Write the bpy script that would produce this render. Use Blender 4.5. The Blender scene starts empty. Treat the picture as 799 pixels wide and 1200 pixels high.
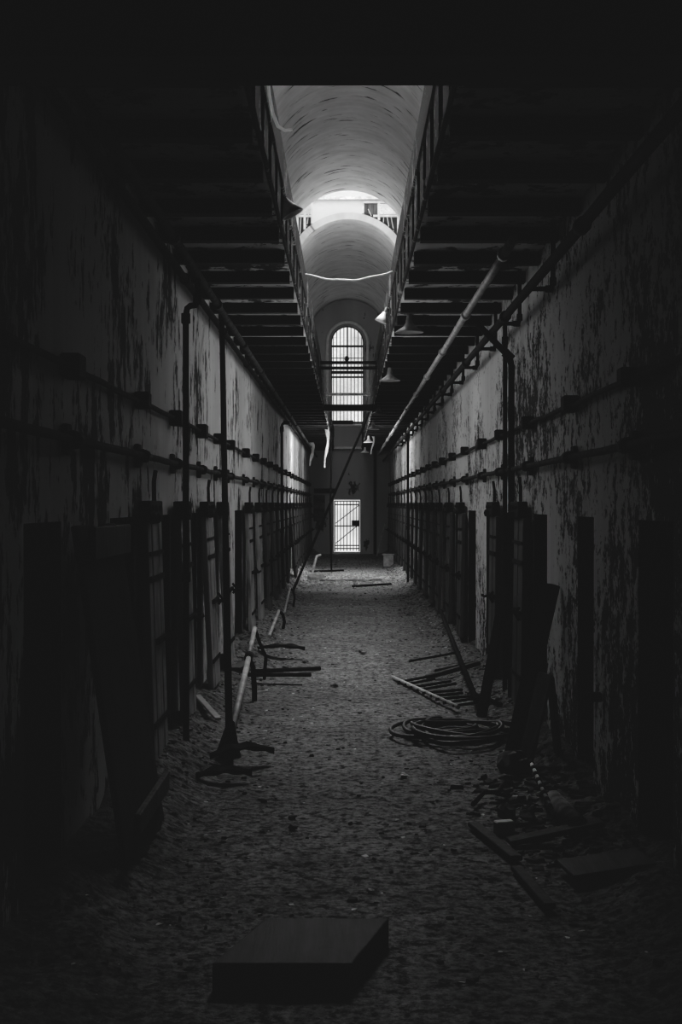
# Abandoned prison cellblock corridor. Units: metres, corridor runs along +Y.
import bpy, math, random
from mathutils import Vector, Matrix, noise, Euler
R = random.Random(7)
sc = bpy.context.scene
COL = sc.collection
PI = math.pi

# ------------------------------------------------------------------ dimensions
XL, XR = -1.27, 1.42            # lower wall faces
YN, YF = 4.55, 46.0             # near wall far face, far wall face
EYE = 1.7
ZG = 3.55                       # underside of the galleries
GL, GR = -0.46, 0.49            # gallery inner edges
SPR, VR, VC = 7.22, 1.345, 0.02 # vault springing, radius, centre
SKY = [(13.3, 16.4), (30.0, 33.0)]
ZTOP = 9.75

# ------------------------------------------------------------------ materials
def nt(name):
    m = bpy.data.materials.new(name); m.use_nodes = True
    t = m.node_tree; t.nodes.clear()
    out = t.nodes.new('ShaderNodeOutputMaterial')
    b = t.nodes.new('ShaderNodeBsdfPrincipled')
    t.links.new(b.outputs[0], out.inputs[0])
    return m, t, b
def N(t, kind, **kw):
    n = t.nodes.new(kind)
    for k, v in kw.items(): setattr(n, k, v)
    return n
def noise_n(t, vec, scale, detail=4, rough=0.6):
    n = N(t, 'ShaderNodeTexNoise'); n.inputs['Scale'].default_value = scale
    n.inputs['Detail'].default_value = detail; n.inputs['Roughness'].default_value = rough
    t.links.new(vec, n.inputs['Vector']); return n.outputs['Fac']
def ramp(t, fac, stops):
    r = N(t, 'ShaderNodeValToRGB'); e = r.color_ramp.elements
    while len(e) < len(stops): e.new(0.5)
    for el, (p, v) in zip(e, stops):
        el.position = p; el.color = (v, v, v, 1)
    t.links.new(fac, r.inputs[0]); return r.outputs[0]
def math_n(t, op, a, b):
    m = N(t, 'ShaderNodeMath', operation=op)
    for i, v in enumerate((a, b)):
        if isinstance(v, (int, float)): m.inputs[i].default_value = v
        else: t.links.new(v, m.inputs[i])
    return m.outputs[0]
def coords(t, scale=(1, 1, 1), rand=False, which='Object'):
    c = N(t, 'ShaderNodeTexCoord'); mp = N(t, 'ShaderNodeMapping')
    mp.inputs['Scale'].default_value = scale
    t.links.new(c.outputs[which], mp.inputs['Vector'])
    if rand:
        o = N(t, 'ShaderNodeObjectInfo'); cm = N(t, 'ShaderNodeCombineXYZ')
        mm = math_n(t, 'MULTIPLY', o.outputs['Random'], 37.0)
        for i in range(3): t.links.new(mm, cm.inputs[i])
        t.links.new(cm.outputs[0], mp.inputs['Location'])
    return mp.outputs[0]
def bump(t, b, h, dist, strength=1.0):
    bn = N(t, 'ShaderNodeBump'); bn.inputs['Distance'].default_value = dist
    bn.inputs['Strength'].default_value = strength
    t.links.new(h, bn.inputs['Height']); t.links.new(bn.outputs[0], b.inputs['Normal'])

def mat_simple(name, lo, hi, scale=(6, 6, 6), rough=0.85, metal=0.0, bmp=0.004, detail=5, rand=True, p=(0.35, 0.65), spec=0.25):
    m, t, b = nt(name)
    v = coords(t, scale, rand)
    f = noise_n(t, v, 1.0, detail)
    t.links.new(ramp(t, f, [(p[0], lo), (p[1], hi)]), b.inputs['Base Color'])
    b.inputs['Roughness'].default_value = rough; b.inputs['Metallic'].default_value = metal
    b.inputs['Specular IOR Level'].default_value = spec
    if bmp: bump(t, b, f, bmp)
    return m

def mat_peel(name, light, mid, dark, peel=0.52, sc_=7.0, zmask=True, boost=0.0, zs=0.5, fl=0.75):
    """old plaster: pale paint flaking off a dark base, more so low down and near the rails"""
    m, t, b = nt(name)
    v = coords(t, (1, 1, 1)); vs = coords(t, (1, 1, zs))
    big = noise_n(t, v, 0.9, 4, 0.55)
    flake = noise_n(t, vs, sc_, 6, 0.68)
    fine = noise_n(t, vs, sc_ * 4.5, 4, 0.6)
    streak = noise_n(t, coords(t, (1.0, 7.0, 0.25)), 1.0, 4, 0.6)
    s = math_n(t, 'ADD', math_n(t, 'MULTIPLY', flake, fl), math_n(t, 'MULTIPLY', fine, 1-fl))
    s = math_n(t, 'ADD', s, math_n(t, 'MULTIPLY', math_n(t, 'SUBTRACT', big, 0.5), 0.55))
    if zmask:
        sp = N(t, 'ShaderNodeSeparateXYZ'); c = N(t, 'ShaderNodeTexCoord')
        t.links.new(c.outputs['Object'], sp.inputs[0])
        mr = N(t, 'ShaderNodeMapRange'); t.links.new(sp.outputs[2], mr.inputs[0])
        mr.inputs[1].default_value = 2.6; mr.inputs[2].default_value = 1.7
        mr.inputs[3].default_value = 0.0; mr.inputs[4].default_value = -0.035
        s = math_n(t, 'ADD', s, mr.outputs[0])
        nr = N(t, 'ShaderNodeMapRange'); t.links.new(sp.outputs[1], nr.inputs[0])
        nr.inputs[1].default_value = 7.0; nr.inputs[2].default_value = 14.0
        nr.inputs[3].default_value = -0.035 + boost; nr.inputs[4].default_value = 0.0 + boost
        s = math_n(t, 'ADD', s, nr.outputs[0])
    paint = ramp(t, s, [(peel - 0.075, 0.0), (peel - 0.05, 1.0)])
    col = N(t, 'ShaderNodeMix', data_type='RGBA')
    t.links.new(paint, col.inputs['Factor'])
    t.links.new(ramp(t, fine, [(0.35, dark), (0.7, dark * 2.2)]), col.inputs['A'])
    pc = N(t, 'ShaderNodeMix', data_type='RGBA')
    t.links.new(streak, pc.inputs['Factor'])
    pc.inputs['A'].default_value = (mid, mid, mid, 1); pc.inputs['B'].default_value = (light, light, light, 1)
    t.links.new(pc.outputs['Result'], col.inputs['B'])
    t.links.new(col.outputs['Result'], b.inputs['Base Color'])
    b.inputs['Roughness'].default_value = 0.9; b.inputs['Specular IOR Level'].default_value = 0.15
    h = math_n(t, 'ADD', math_n(t, 'MULTIPLY', paint, 0.6), math_n(t, 'MULTIPLY', fine, 0.6))
    bump(t, b, h, 0.006)
    return m

def mat_vault():
    m, t, b = nt('vault_plaster')
    uv = coords(t, (1, 1, 1), which='UV')            # u = metres round the arch, v = metres along
    mpA = N(t, 'ShaderNodeMapping'); mpA.inputs['Scale'].default_value = (1.3, 7.5, 1)
    t.links.new(uv, mpA.inputs['Vector'])
    crack = noise_n(t, mpA.outputs[0], 1.0, 6, 0.62)
    mpB = N(t, 'ShaderNodeMapping'); mpB.inputs['Scale'].default_value = (0.8, 5.0, 1)
    t.links.new(uv, mpB.inputs['Vector'])
    band = noise_n(t, mpB.outputs[0], 1.0, 4, 0.6)
    blot = noise_n(t, uv, 1.6, 5, 0.6)
    c = ramp(t, crack, [(0.365, 0.03), (0.40, 0.66)])
    bb = ramp(t, band, [(0.3, 0.8), (0.7, 1.0)]); bl = ramp(t, blot, [(0.3, 0.75), (0.6, 1.0)])
    def mul(a, b_):
        x = N(t, 'ShaderNodeMix', data_type='RGBA', blend_type='MULTIPLY'); x.inputs['Factor'].default_value = 1
        t.links.new(a, x.inputs['A']); t.links.new(b_, x.inputs['B']); return x.outputs['Result']
    t.links.new(mul(mul(c, bb), bl), b.inputs['Base Color'])
    b.inputs['Roughness'].default_value = 0.85; b.inputs['Specular IOR Level'].default_value = 0.2
    bump(t, b, math_n(t, 'ADD', crack, band), 0.006)
    return m

def mat_dirt():
    m, t, b = nt('trodden_dirt')
    v = coords(t)
    a = noise_n(t, v, 3.0, 6, 0.7); f = noise_n(t, v, 28.0, 5, 0.7); g = noise_n(t, v, 0.7, 3, 0.5)
    k = noise_n(t, coords(t, (1, 1, 1)), 13.0, 7, 0.75)
    base = ramp(t, a, [(0.3, 0.10), (0.7, 0.23)])
    sx = N(t, 'ShaderNodeSeparateXYZ'); t.links.new(v, sx.inputs[0])          # paler zone paints in the pool of light under the far skylight
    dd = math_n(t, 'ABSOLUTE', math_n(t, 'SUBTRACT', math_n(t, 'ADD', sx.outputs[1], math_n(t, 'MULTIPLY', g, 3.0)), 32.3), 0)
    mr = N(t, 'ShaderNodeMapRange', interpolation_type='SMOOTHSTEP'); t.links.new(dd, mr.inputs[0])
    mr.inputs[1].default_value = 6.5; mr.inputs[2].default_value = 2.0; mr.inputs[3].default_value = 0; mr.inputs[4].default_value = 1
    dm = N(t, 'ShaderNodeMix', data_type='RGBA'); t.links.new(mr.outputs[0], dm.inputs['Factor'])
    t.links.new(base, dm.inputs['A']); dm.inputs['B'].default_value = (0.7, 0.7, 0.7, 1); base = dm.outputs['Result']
    sp = ramp(t, f, [(0.36, 0.3), (0.6, 1.35)]); dk = ramp(t, k, [(0.41, 0.12), (0.50, 1.05)])
    gg = ramp(t, g, [(0.3, 0.75), (0.7, 1.15)])
    cur = base
    for q in (sp, dk, gg):
        x = N(t, 'ShaderNodeMix', data_type='RGBA', blend_type='MULTIPLY'); x.inputs['Factor'].default_value = 1
        t.links.new(cur, x.inputs['A']); t.links.new(q, x.inputs['B']); cur = x.outputs['Result']
    t.links.new(cur, b.inputs['Base Color'])
    b.inputs['Roughness'].default_value = 0.95; b.inputs['Specular IOR Level'].default_value = 0.1
    bump(t, b, math_n(t, 'ADD', f, k), 0.011)
    return m

def mat_wood(name, lo, hi, axis='z', rough=0.8, rand=True):
    m, t, b = nt(name)
    s = {'z': (22, 22, 1.6), 'y': (22, 1.6, 22), 'x': (1.6, 22, 22)}[axis]
    f = noise_n(t, coords(t, s, rand), 1.0, 6, 0.65)
    w = noise_n(t, coords(t, (3, 3, 3), rand), 1.0, 3)
    x = N(t, 'ShaderNodeMix', data_type='RGBA', blend_type='MULTIPLY'); x.inputs['Factor'].default_value = 1
    t.links.new(ramp(t, f, [(0.3, lo), (0.7, hi)]), x.inputs['A'])
    t.links.new(ramp(t, w, [(0.3, 0.6), (0.65, 1.0)]), x.inputs['B'])
    t.links.new(x.outputs['Result'], b.inputs['Base Color'])
    b.inputs['Roughness'].default_value = rough; b.inputs['Specular IOR Level'].default_value = 0.2
    bump(t, b, f, 0.003)
    return m

def mat_glass():
    m, t, b = nt('dusty_glass')
    t.nodes.remove(b)
    out = [n for n in t.nodes if n.type == 'OUTPUT_MATERIAL'][0]
    tr = N(t, 'ShaderNodeBsdfTransparent'); df = N(t, 'ShaderNodeBsdfTranslucent')
    df.inputs[0].default_value = (0.8, 0.8, 0.8, 1)
    mx = N(t, 'ShaderNodeMixShader')
    f = ramp(t, noise_n(t, coords(t), 3.5, 5), [(0.4, 0.02), (0.75, 0.2)])
    t.links.new(f, mx.inputs[0]); t.links.new(tr.outputs[0], mx.inputs[1]); t.links.new(df.outputs[0], mx.inputs[2])
    t.links.new(mx.outputs[0], out.inputs[0])
    return m

M = dict(
    wall=mat_peel('peeling_wall_left', 0.78, 0.52, 0.02, 0.50, 6.5, True, 0.018, 0.42),
    wallr=mat_peel('peeling_wall_right', 0.76, 0.5, 0.018, 0.50, 10.0, True, -0.008, 0.8, 0.65),
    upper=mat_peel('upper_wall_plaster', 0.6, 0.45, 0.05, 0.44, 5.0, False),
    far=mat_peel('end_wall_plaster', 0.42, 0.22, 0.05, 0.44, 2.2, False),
    panel=mat_peel('white_boarding', 0.72, 0.62, 0.06, 0.36, 4.0, False),
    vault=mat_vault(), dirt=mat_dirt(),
    stone=mat_simple('dark_stone', 0.05, 0.16, (3, 3, 5), 0.95, 0, 0.02),
    black=mat_simple('black_shade_and_iron', 0.006, 0.014, (4, 4, 4), 0.95, 0, 0),  # near-black: painted shade in the recesses, black iron on the joists
    under=mat_peel('gallery_underside', 0.8, 0.35, 0.03, 0.53, 5.0, False),
    iron=mat_simple('dark_iron', 0.006, 0.02, (20, 20, 20), 0.85, 0.0, 0.002, spec=0.06),
    rust=mat_simple('rusty_iron', 0.010, 0.06, (14, 14, 14), 0.9, 0.0, 0.004, spec=0.08),
    wood=mat_wood('door_timber', 0.24, 0.52), woodm=mat_wood('dark_shaded_timber', 0.05, 0.14), plastic=None, woodd=mat_wood('dark_timber', 0.02, 0.06),
    woody=mat_wood('board_timber', 0.05, 0.2, 'z'),
    rail=mat_peel('flaking_railing_paint', 0.48, 0.2, 0.012, 0.66, 9.0, False),
    pole=mat_simple('worn_pale_pipe', 0.25, 0.5, (8, 8, 8), 0.6, 0.1, 0.001),
    white=mat_simple('white_enamel', 0.6, 0.8, (9, 9, 9), 0.4, 0, 0.0005),
    shade=mat_simple('dusty_grey_enamel', 0.10, 0.22, (9, 9, 9), 0.5, 0, 0.001),
    cloth=mat_simple('torn_paint_sheet', 0.4, 0.75, (9, 9, 3), 0.9, 0, 0.003),
    rubble=mat_simple('rubble_stone', 0.05, 0.22, (12, 12, 12), 0.95, 0, 0.008),
    chips=mat_simple('dark_chips', 0.01, 0.10, (3, 3, 3), 0.95, 0, 0.004, rand=False),
    flakes=mat_simple('paint_flakes', 0.5, 0.8, (3, 3, 3), 0.8, 0, 0, rand=False),
    rubber=mat_simple('black_rubber', 0.015, 0.035, (10, 10, 10), 0.45, 0, 0.001),
    slab=mat_wood('slab_board', 0.045, 0.10, 'y'),
    frame=mat_simple('white_frame_paint', 0.55, 0.75, (8, 8, 8), 0.7, 0, 0.001),
    dframe=mat_simple('dark_sash_paint', 0.03, 0.07, (8, 8, 8), 0.7, 0, 0.001),
    glass=mat_glass(),
)

def mat_plastic():
    m, t, b = nt('white_plastic_sleeve')
    out = [n for n in t.nodes if n.type == 'OUTPUT_MATERIAL'][0]
    b.inputs['Base Color'].default_value = (0.85, 0.85, 0.85, 1); b.inputs['Roughness'].default_value = 0.4
    tl = N(t, 'ShaderNodeBsdfTranslucent'); tl.inputs[0].default_value = (0.95, 0.95, 0.95, 1)
    mx = N(t, 'ShaderNodeMixShader'); mx.inputs[0].default_value = 0.93
    t.links.new(b.outputs[0], mx.inputs[1]); t.links.new(tl.outputs[0], mx.inputs[2]); t.links.new(mx.outputs[0], out.inputs[0])
    return m
M['plastic'] = mat_plastic()
# ------------------------------------------------------------------ mesh builder
class MB:
    def __init__(s): s.v = []; s.f = []; s.sm = []; s.mi = []; s.uv = {}
    def add(s, vs, fs, smooth=False, mi=0):
        o = len(s.v); s.v += [tuple(v) for v in vs]
        for f in fs: s.f.append(tuple(i + o for i in f)); s.sm.append(smooth); s.mi.append(mi)
        return s
    def box(s, x0, x1, y0, y1, z0, z1, mi=0, mtx=None):
        vs = [Vector(p) for p in ((x0,y0,z0),(x1,y0,z0),(x1,y1,z0),(x0,y1,z0),(x0,y0,z1),(x1,y0,z1),(x1,y1,z1),(x0,y1,z1))]
        if mtx: vs = [mtx @ v for v in vs]
        return s.add(vs, [(0,3,2,1),(4,5,6,7),(0,1,5,4),(1,2,6,5),(2,3,7,6),(3,0,4,7)], False, mi)
    def bbox(s, x0, x1, y0, y1, z0, z1, b=0.006, mtx=None):
        """box with chamfered edges"""
        import itertools
        c = Vector(((x0+x1)/2,(y0+y1)/2,(z0+z1)/2)); h = Vector(((x1-x0)/2,(y1-y0)/2,(z1-z0)/2))
        b = min(b, min(h)*0.45)
        vs = []; idx = {}
        for sx, sy, sz in itertools.product((-1,1), repeat=3):
            for a in range(3):
                p = [sx*(h.x-b), sy*(h.y-b), sz*(h.z-b)]; p[a] = (sx,sy,sz)[a]*h[a]
                idx[(sx,sy,sz,a)] = len(vs); vs.append(c + Vector(p))
        fs = []
        for a in range(3):
            u, w = [i for i in range(3) if i != a]
            for sg in (-1, 1):
                q = []
                for su, sw in ((-1,-1),(1,-1),(1,1),(-1,1)):
                    k = [0,0,0]; k[a]=sg; k[u]=su; k[w]=sw; q.append(idx[(*k, a)])
                fs.append(q)
        for a in range(3):
            u, w = [i for i in range(3) if i != a]
            for su, sw in itertools.product((-1,1), repeat=2):
                k0=[0,0,0]; k1=[0,0,0]; k0[u]=k1[u]=su; k0[w]=k1[w]=sw; k0[a]=-1; k1[a]=1
                fs.append([idx[(*k0,u)], idx[(*k0,w)], idx[(*k1,w)], idx[(*k1,u)]])
        for sg in itertools.product((-1,1), repeat=3):
            fs.append([idx[(*sg,0)], idx[(*sg,1)], idx[(*sg,2)]])
        if mtx: vs = [mtx @ v for v in vs]
        s.add(vs, fs); s.fix = True; return s
    def tube(s, pts, r, n=10, cap=True, smooth=True, rr=None):
        pts = [Vector(p) for p in pts]; rings = []; prev = None
        for i, p in enumerate(pts):
            d = (pts[min(i+1,len(pts)-1)] - pts[max(i-1,0)]).normalized()
            if prev is None:
                a = d.orthogonal().normalized()
            else:
                a = (prev - d * prev.dot(d)).normalized()
            prev = a; b = d.cross(a); ri = rr[i] if rr else r
            rings.append([p + (a*math.cos(2*PI*k/n) + b*math.sin(2*PI*k/n))*ri for k in range(n)])
        vs = [v for q in rings for v in q]; fs = []
        for i in range(len(pts)-1):
            for k in range(n):
                fs.append((i*n+k, i*n+(k+1)%n, (i+1)*n+(k+1)%n, (i+1)*n+k))
        s.add(vs, fs, smooth)
        if cap:
            o = len(s.v) - len(vs)
            s.f.append(tuple(o+k for k in range(n))[::-1]); s.sm.append(False); s.mi.append(0)
            s.f.append(tuple(o+(len(pts)-1)*n+k for k in range(n))); s.sm.append(False); s.mi.append(0)
        return s
    def bar(s, p0, p1, w, h, b=0.004, roll=0.0):
        """rectangular bar from p0 to p1"""
        p0, p1 = Vector(p0), Vector(p1); d = p1 - p0
        q = d.to_track_quat('Z', 'Y')
        mt = Matrix.Translation(p0) @ q.to_matrix().to_4x4() @ Matrix.Rotation(roll, 4, 'Z')
        return s.bbox(-w/2, w/2, -h/2, h/2, 0, d.length, b, mt)
    def lathe(s, prof, n=20, mtx=None, smooth=True):
        vs = []; fs = []
        for r, z in prof:
            for k in range(n): vs.append(Vector((r*math.cos(2*PI*k/n), r*math.sin(2*PI*k/n), z)))
        for i in range(len(prof)-1):
            for k in range(n): fs.append((i*n+k, i*n+(k+1)%n, (i+1)*n+(k+1)%n, (i+1)*n+k))
        if mtx: vs = [mtx @ v for v in vs]
        return s.add(vs, fs, smooth)
    def rock(s, c, sx, sy, sz, rng, n=3, mtx=None, mi=0):
        """irregular stone: a jittered sphere, base flattened"""
        vs = []; fs = []; seg, ring = 9, 6
        off = Vector((rng.random()*50, rng.random()*50, rng.random()*50))
        for i in range(ring+1):
            th = PI*i/ring
            for k in range(seg):
                ph = 2*PI*k/seg
                d = Vector((math.sin(th)*math.cos(ph), math.sin(th)*math.sin(ph), math.cos(th)))
                rr = 0.78 + 0.55*noise.noise(d*1.7+off) + 0.18*noise.noise(d*5+off)
                q = d*rr; q = Vector((q.x*sx, q.y*sy, max(q.z, -0.55)*sz))
                vs.append(Vector(c)+q)
        for i in range(ring):
            for k in range(seg): fs.append((i*seg+k, (i+1)*seg+k, (i+1)*seg+(k+1)%seg, i*seg+(k+1)%seg))
        return s.add(vs, fs, False, mi)
    def chip(s, c, l, w, h, ang, rng, mi=0):
        q = Matrix.Translation(c) @ Matrix.Rotation(ang, 4, 'Z') @ Matrix.Rotation(rng.uniform(-.3,.3), 4, 'X')
        base = [(-l,-w),(l*rng.uniform(.6,1),-w*rng.uniform(.4,1)),(l*rng.uniform(.7,1.1),w*rng.uniform(.5,1)),(-l*rng.uniform(.5,1),w)]
        vs = [q @ Vector((x,y,-h)) for x,y in base] + [q @ Vector((x*.85,y*.85,h)) for x,y in base]
        return s.add(vs, [(3,2,1,0),(4,5,6,7),(0,1,5,4),(1,2,6,5),(2,3,7,6),(3,0,4,7)], False, mi)
    def build(s, name, mat, parent=None, loc=None):
        me = bpy.data.meshes.new(name)
        vs = s.v
        if loc is not None:
            L = Vector(loc); vs = [tuple(Vector(v)-L) for v in vs]
        me.from_pydata(vs, [], s.f); me.update()
        for m in (mat if isinstance(mat, (list, tuple)) else [mat]): me.materials.append(m)
        me.polygons.foreach_set('use_smooth', s.sm); me.polygons.foreach_set('material_index', s.mi)
        if getattr(s, 'fix', False):
            import bmesh
            bm = bmesh.new(); bm.from_mesh(me); bmesh.ops.recalc_face_normals(bm, faces=bm.faces); bm.to_mesh(me); bm.free()
        o = bpy.data.objects.new(name, me); COL.objects.link(o)
        if loc is not None: o.location = loc
        if parent: o.parent = parent
        return o

def tag(o, label, cat, group=None, kind=None):
    o['label'] = label; o['category'] = cat
    if group: o['group'] = group
    o['kind'] = kind or 'thing'
    return o
def thing(name, label, cat, loc=(0,0,0), group=None):
    o = bpy.data.objects.new(name, None); COL.objects.link(o); o.location = loc; o.empty_display_size = 0.1
    return tag(o, label, cat, group)
def struct(name, mb, mat, parent=None):
    o = mb.build(name, mat, parent)
    if not parent: o['kind'] = 'structure'
    return o
def local(o, mb_pts): return [tuple(Vector(p)-o.location) for p in mb_pts]
ORD = ['first','second','third','fourth','fifth','sixth','seventh','eighth','ninth','tenth','eleventh','twelfth',
       'thirteenth','fourteenth','fifteenth','sixteenth','seventeenth','eighteenth','nineteenth','twentieth',
       'twenty-first','twenty-second','twenty-third','twenty-fourth','twenty-fifth','twenty-sixth']

# ------------------------------------------------------------------ floor
def sstep(a, b, x):
    t = max(0, min(1, (x-a)/(b-a))); return t*t*(3-2*t)
def floor_z(x, y):
    n1 = noise.noise(Vector((x*0.9, y*0.5, 3.1)))
    n2 = noise.noise(Vector((x*3.1, y*2.3, 7.7)))
    n3 = noise.noise(Vector((x*9, y*9, 1.7))); n4 = noise.noise(Vector((x*24, y*24, 5.2)))
    L = 1 - sstep(0.0, 0.52 + 0.18*n1, x - XL); Rr = 1 - sstep(0.0, 0.42 + 0.15*n1, XR - x)
    side = max(L, Rr)
    z = 0.15*L*(1+0.6*n2) + 0.10*Rr*(1+0.8*n2)
    z += 0.012*n1 + (0.006+0.02*side)*n2 + (0.004+0.012*side)*n3 + (0.003+0.004*side)*n4
    z += 0.03*math.exp(-((y-31)/3.0)**2)*(0.5+n2+n3)
    return z if y > 3.5 else 0.004*n2
def build_floor():
    xs = [XL-0.52, XL-0.2] + [XL-0.04 + i*(XR-XL+0.08)/84 for i in range(85)] + [XR+0.2, XR+0.52]
    ys = [-1.6, -0.5, 1.0, 2.5, 3.4]; y = 4.0
    while y < YF+0.1: ys.append(y); y += max(0.03, 0.0042*y)
    ys.append(YF+0.05)
    mb = MB(); vs = [(x, y, floor_z(x, y)) for y in ys for x in xs]; n = len(xs)
    mb.add(vs, [(j*n+i, j*n+i+1, (j+1)*n+i+1, (j+1)*n+i) for j in range(len(ys)-1) for i in range(n-1)], True)
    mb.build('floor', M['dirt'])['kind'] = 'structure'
build_floor()

# ------------------------------------------------------------------ cell walls
OPL = [(5.35,6.05),(7.3,8.12),(8.92,9.74),(10.72,11.48),(12.35,12.95),(13.95,14.3),(15.4,16.45),(17.15,18.25),(19.0,19.95),(20.8,21.65)]
OPR = [(5.95,6.66),(7.88,8.42),(9.72,10.4),(11.55,12.3),(13.45,13.95),(15.1,16.0),(17.0,17.9),(18.95,19.8),(20.7,21.5)]
def extend(ops):
    y = ops[-1][0] + 1.75
    while y < 44.2: ops.append((y, y+0.78)); y += 1.75
    return ops
OPL, OPR = extend(OPL), extend(OPR)
OPZ = 1.62
def cell_wall(name, X, sgn, ops, mat):
    """sgn = +1 when the corridor lies on the +x side"""
    mb = MB(); th = 0.5
    xa, xb = (X-th, X) if sgn > 0 else (X, X+th)
    y = YN-0.05; segs = []
    for a, b in ops: segs.append((y, a)); y = b
    segs.append((y, YF+0.3))
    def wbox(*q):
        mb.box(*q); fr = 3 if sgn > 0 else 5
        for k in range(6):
            if k != fr: mb.mi[len(mb.mi)-6+k] = 1  # all but the front face blackened, painting shade into the doorways
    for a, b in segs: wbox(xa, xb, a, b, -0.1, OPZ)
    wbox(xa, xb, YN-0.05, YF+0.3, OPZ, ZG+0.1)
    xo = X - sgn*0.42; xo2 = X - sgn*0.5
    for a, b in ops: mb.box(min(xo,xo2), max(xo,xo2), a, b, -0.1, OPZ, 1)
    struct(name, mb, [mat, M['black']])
cell_wall('wall_left', XL, 1, OPL, M['wall'])
cell_wall('wall_right', XR, -1, OPR, M['wallr'])

# upper storey walls above the galleries
def upper_wall(name, X, sgn):
    mb = MB(); xa, xb = (X-0.4, X) if sgn > 0 else (X, X+0.4)
    y = YN; zt = SPR+0.02; step = 1.75
    ops = [YN+0.9+i*step for i in range(int((YF-YN-1)/step))]
    cur = YN-0.05
    for a in ops:
        mb.box(xa, xb, cur, a, ZG+0.1, ZG+1.9); cur = a+0.7
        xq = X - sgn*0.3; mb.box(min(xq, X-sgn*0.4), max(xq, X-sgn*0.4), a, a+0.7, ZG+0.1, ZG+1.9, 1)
    mb.box(xa, xb, cur, YF+0.3, ZG+0.1, ZG+1.9)
    mb.box(xa, xb, YN-0.05, YF+0.3, ZG+1.9, zt)
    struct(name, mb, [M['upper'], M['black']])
upper_wall('wall_upper_left', VC-VR, 1)
upper_wall('wall_upper_right', VC+VR, -1)

# ------------------------------------------------------------------ barrel vault (shell) with skylight gaps
def vault(name, y0, y1):
    mb = MB(); na = 40; ny = max(2, int((y1-y0)/0.5)); th = 0.16
    me = bpy.data.meshes.new(name); vs = []; fs = []; uvs = []
    for rad in (VR, VR+th):
        for j in range(ny+1):
            for i in range(na+1):
                a = PI*i/na; yy = y0+(y1-y0)*j/ny
                vs.append((VC-math.cos(a)*rad, yy, SPR+math.sin(a)*rad)); uvs.append((a*VR, yy))
    w = na+1; off = w*(ny+1)
    for j in range(ny):
        for i in range(na):
            p = j*w+i
            fs.append((p, p+w, p+w+1, p+1)); q = p+off; fs.append((q, q+1, q+w+1, q+w))
    for i in range(na):
        fs.append((i, i+1, i+1+off, i+off)); p = ny*w+i; fs.append((p, p+off, p+off+1, p+1))
    for j in range(ny):
        p = j*w; fs.append((p, p+off, p+w+off, p+w)); p = j*w+na; fs.append((p, p+w, p+w+off, p+off))
    me.from_pydata(vs, [], fs); me.update()
    ul = me.uv_layers.new(name='UVMap')
    for l in me.loops: ul.data[l.index].uv = uvs[l.vertex_index]
    ns = 2*ny*na
    me.polygons.foreach_set('use_smooth', [k < ns for k in range(len(fs))])
    me.materials.append(M['vault'])
    o = bpy.data.objects.new(name, me); COL.objects.link(o); o['kind'] = 'structure'
vault('ceiling', YN-0.05, SKY[0][0]); vault('ceiling', SKY[0][1], SKY[1][0]); vault('ceiling', SKY[1][1], YF+0.1)

# skylight shafts: side walls and end walls pierced by the arch of the vault
def EX(x, e=0.0):
    d = (VR+0.155+e)**2-(x-VC)**2
    return SPR+(math.sqrt(d) if d > 0 else 0)
def arch_wall(mb, y0, y1, z1, holes=(), xr=VR+0.05, mi=0):
    """wall between x=-xr..xr above the vault's outer curve, with rectangular openings (x0,x1,z0,z1)"""
    xs = sorted(set([VC-xr+2*xr*i/48 for i in range(49)] + [h[0] for h in holes] + [h[1] for h in holes]))
    for a, b in zip(xs, xs[1:]):
        if b-a < 1e-6: continue
        zz = EX
        spans = [(None, z1)]
        for h in holes:
            if h[0]-1e-6 <= a and b <= h[1]+1e-6:
                spans = [(h[3], z1)]
        for s0, s1 in spans:
            za, zb = (zz(a), zz(b)) if s0 is None else (s0, s0)
            if s1 <= max(za, zb)+0.01: continue
            vs = [(a,y0,za),(b,y0,zb),(b,y1,zb),(a,y1,za),(a,y0,s1),(b,y0,s1),(b,y1,s1),(a,y1,s1)]
            mb.add(vs, [(0,3,2,1),(4,5,6,7),(0,1,5,4),(1,2,6,5),(2,3,7,6),(3,0,4,7)], False, mi)
HL = (-1.22, -0.84, 7.75, 9.0); HR = (0.36, 1.24, 7.75, 9.0)
for k, (a, b) in enumerate(SKY):
    mb = MB()
    for X in (VC-VR-0.25, VC+VR): mb.box(X, X+0.25, a-0.15, b+0.15, SPR-0.05, ZTOP)
    struct('wall_skylight_side', mb, M['panel'])
    mb = MB(); arch_wall(mb, a-0.15, a-0.012, ZTOP); struct('wall_skylight_near', mb, M['panel'])
    mb = MB(); arch_wall(mb, b+0.012, b+0.12, ZTOP, (HL, HR) if k == 1 else ()); struct('wall_skylight_far', mb, M['panel'])

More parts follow.
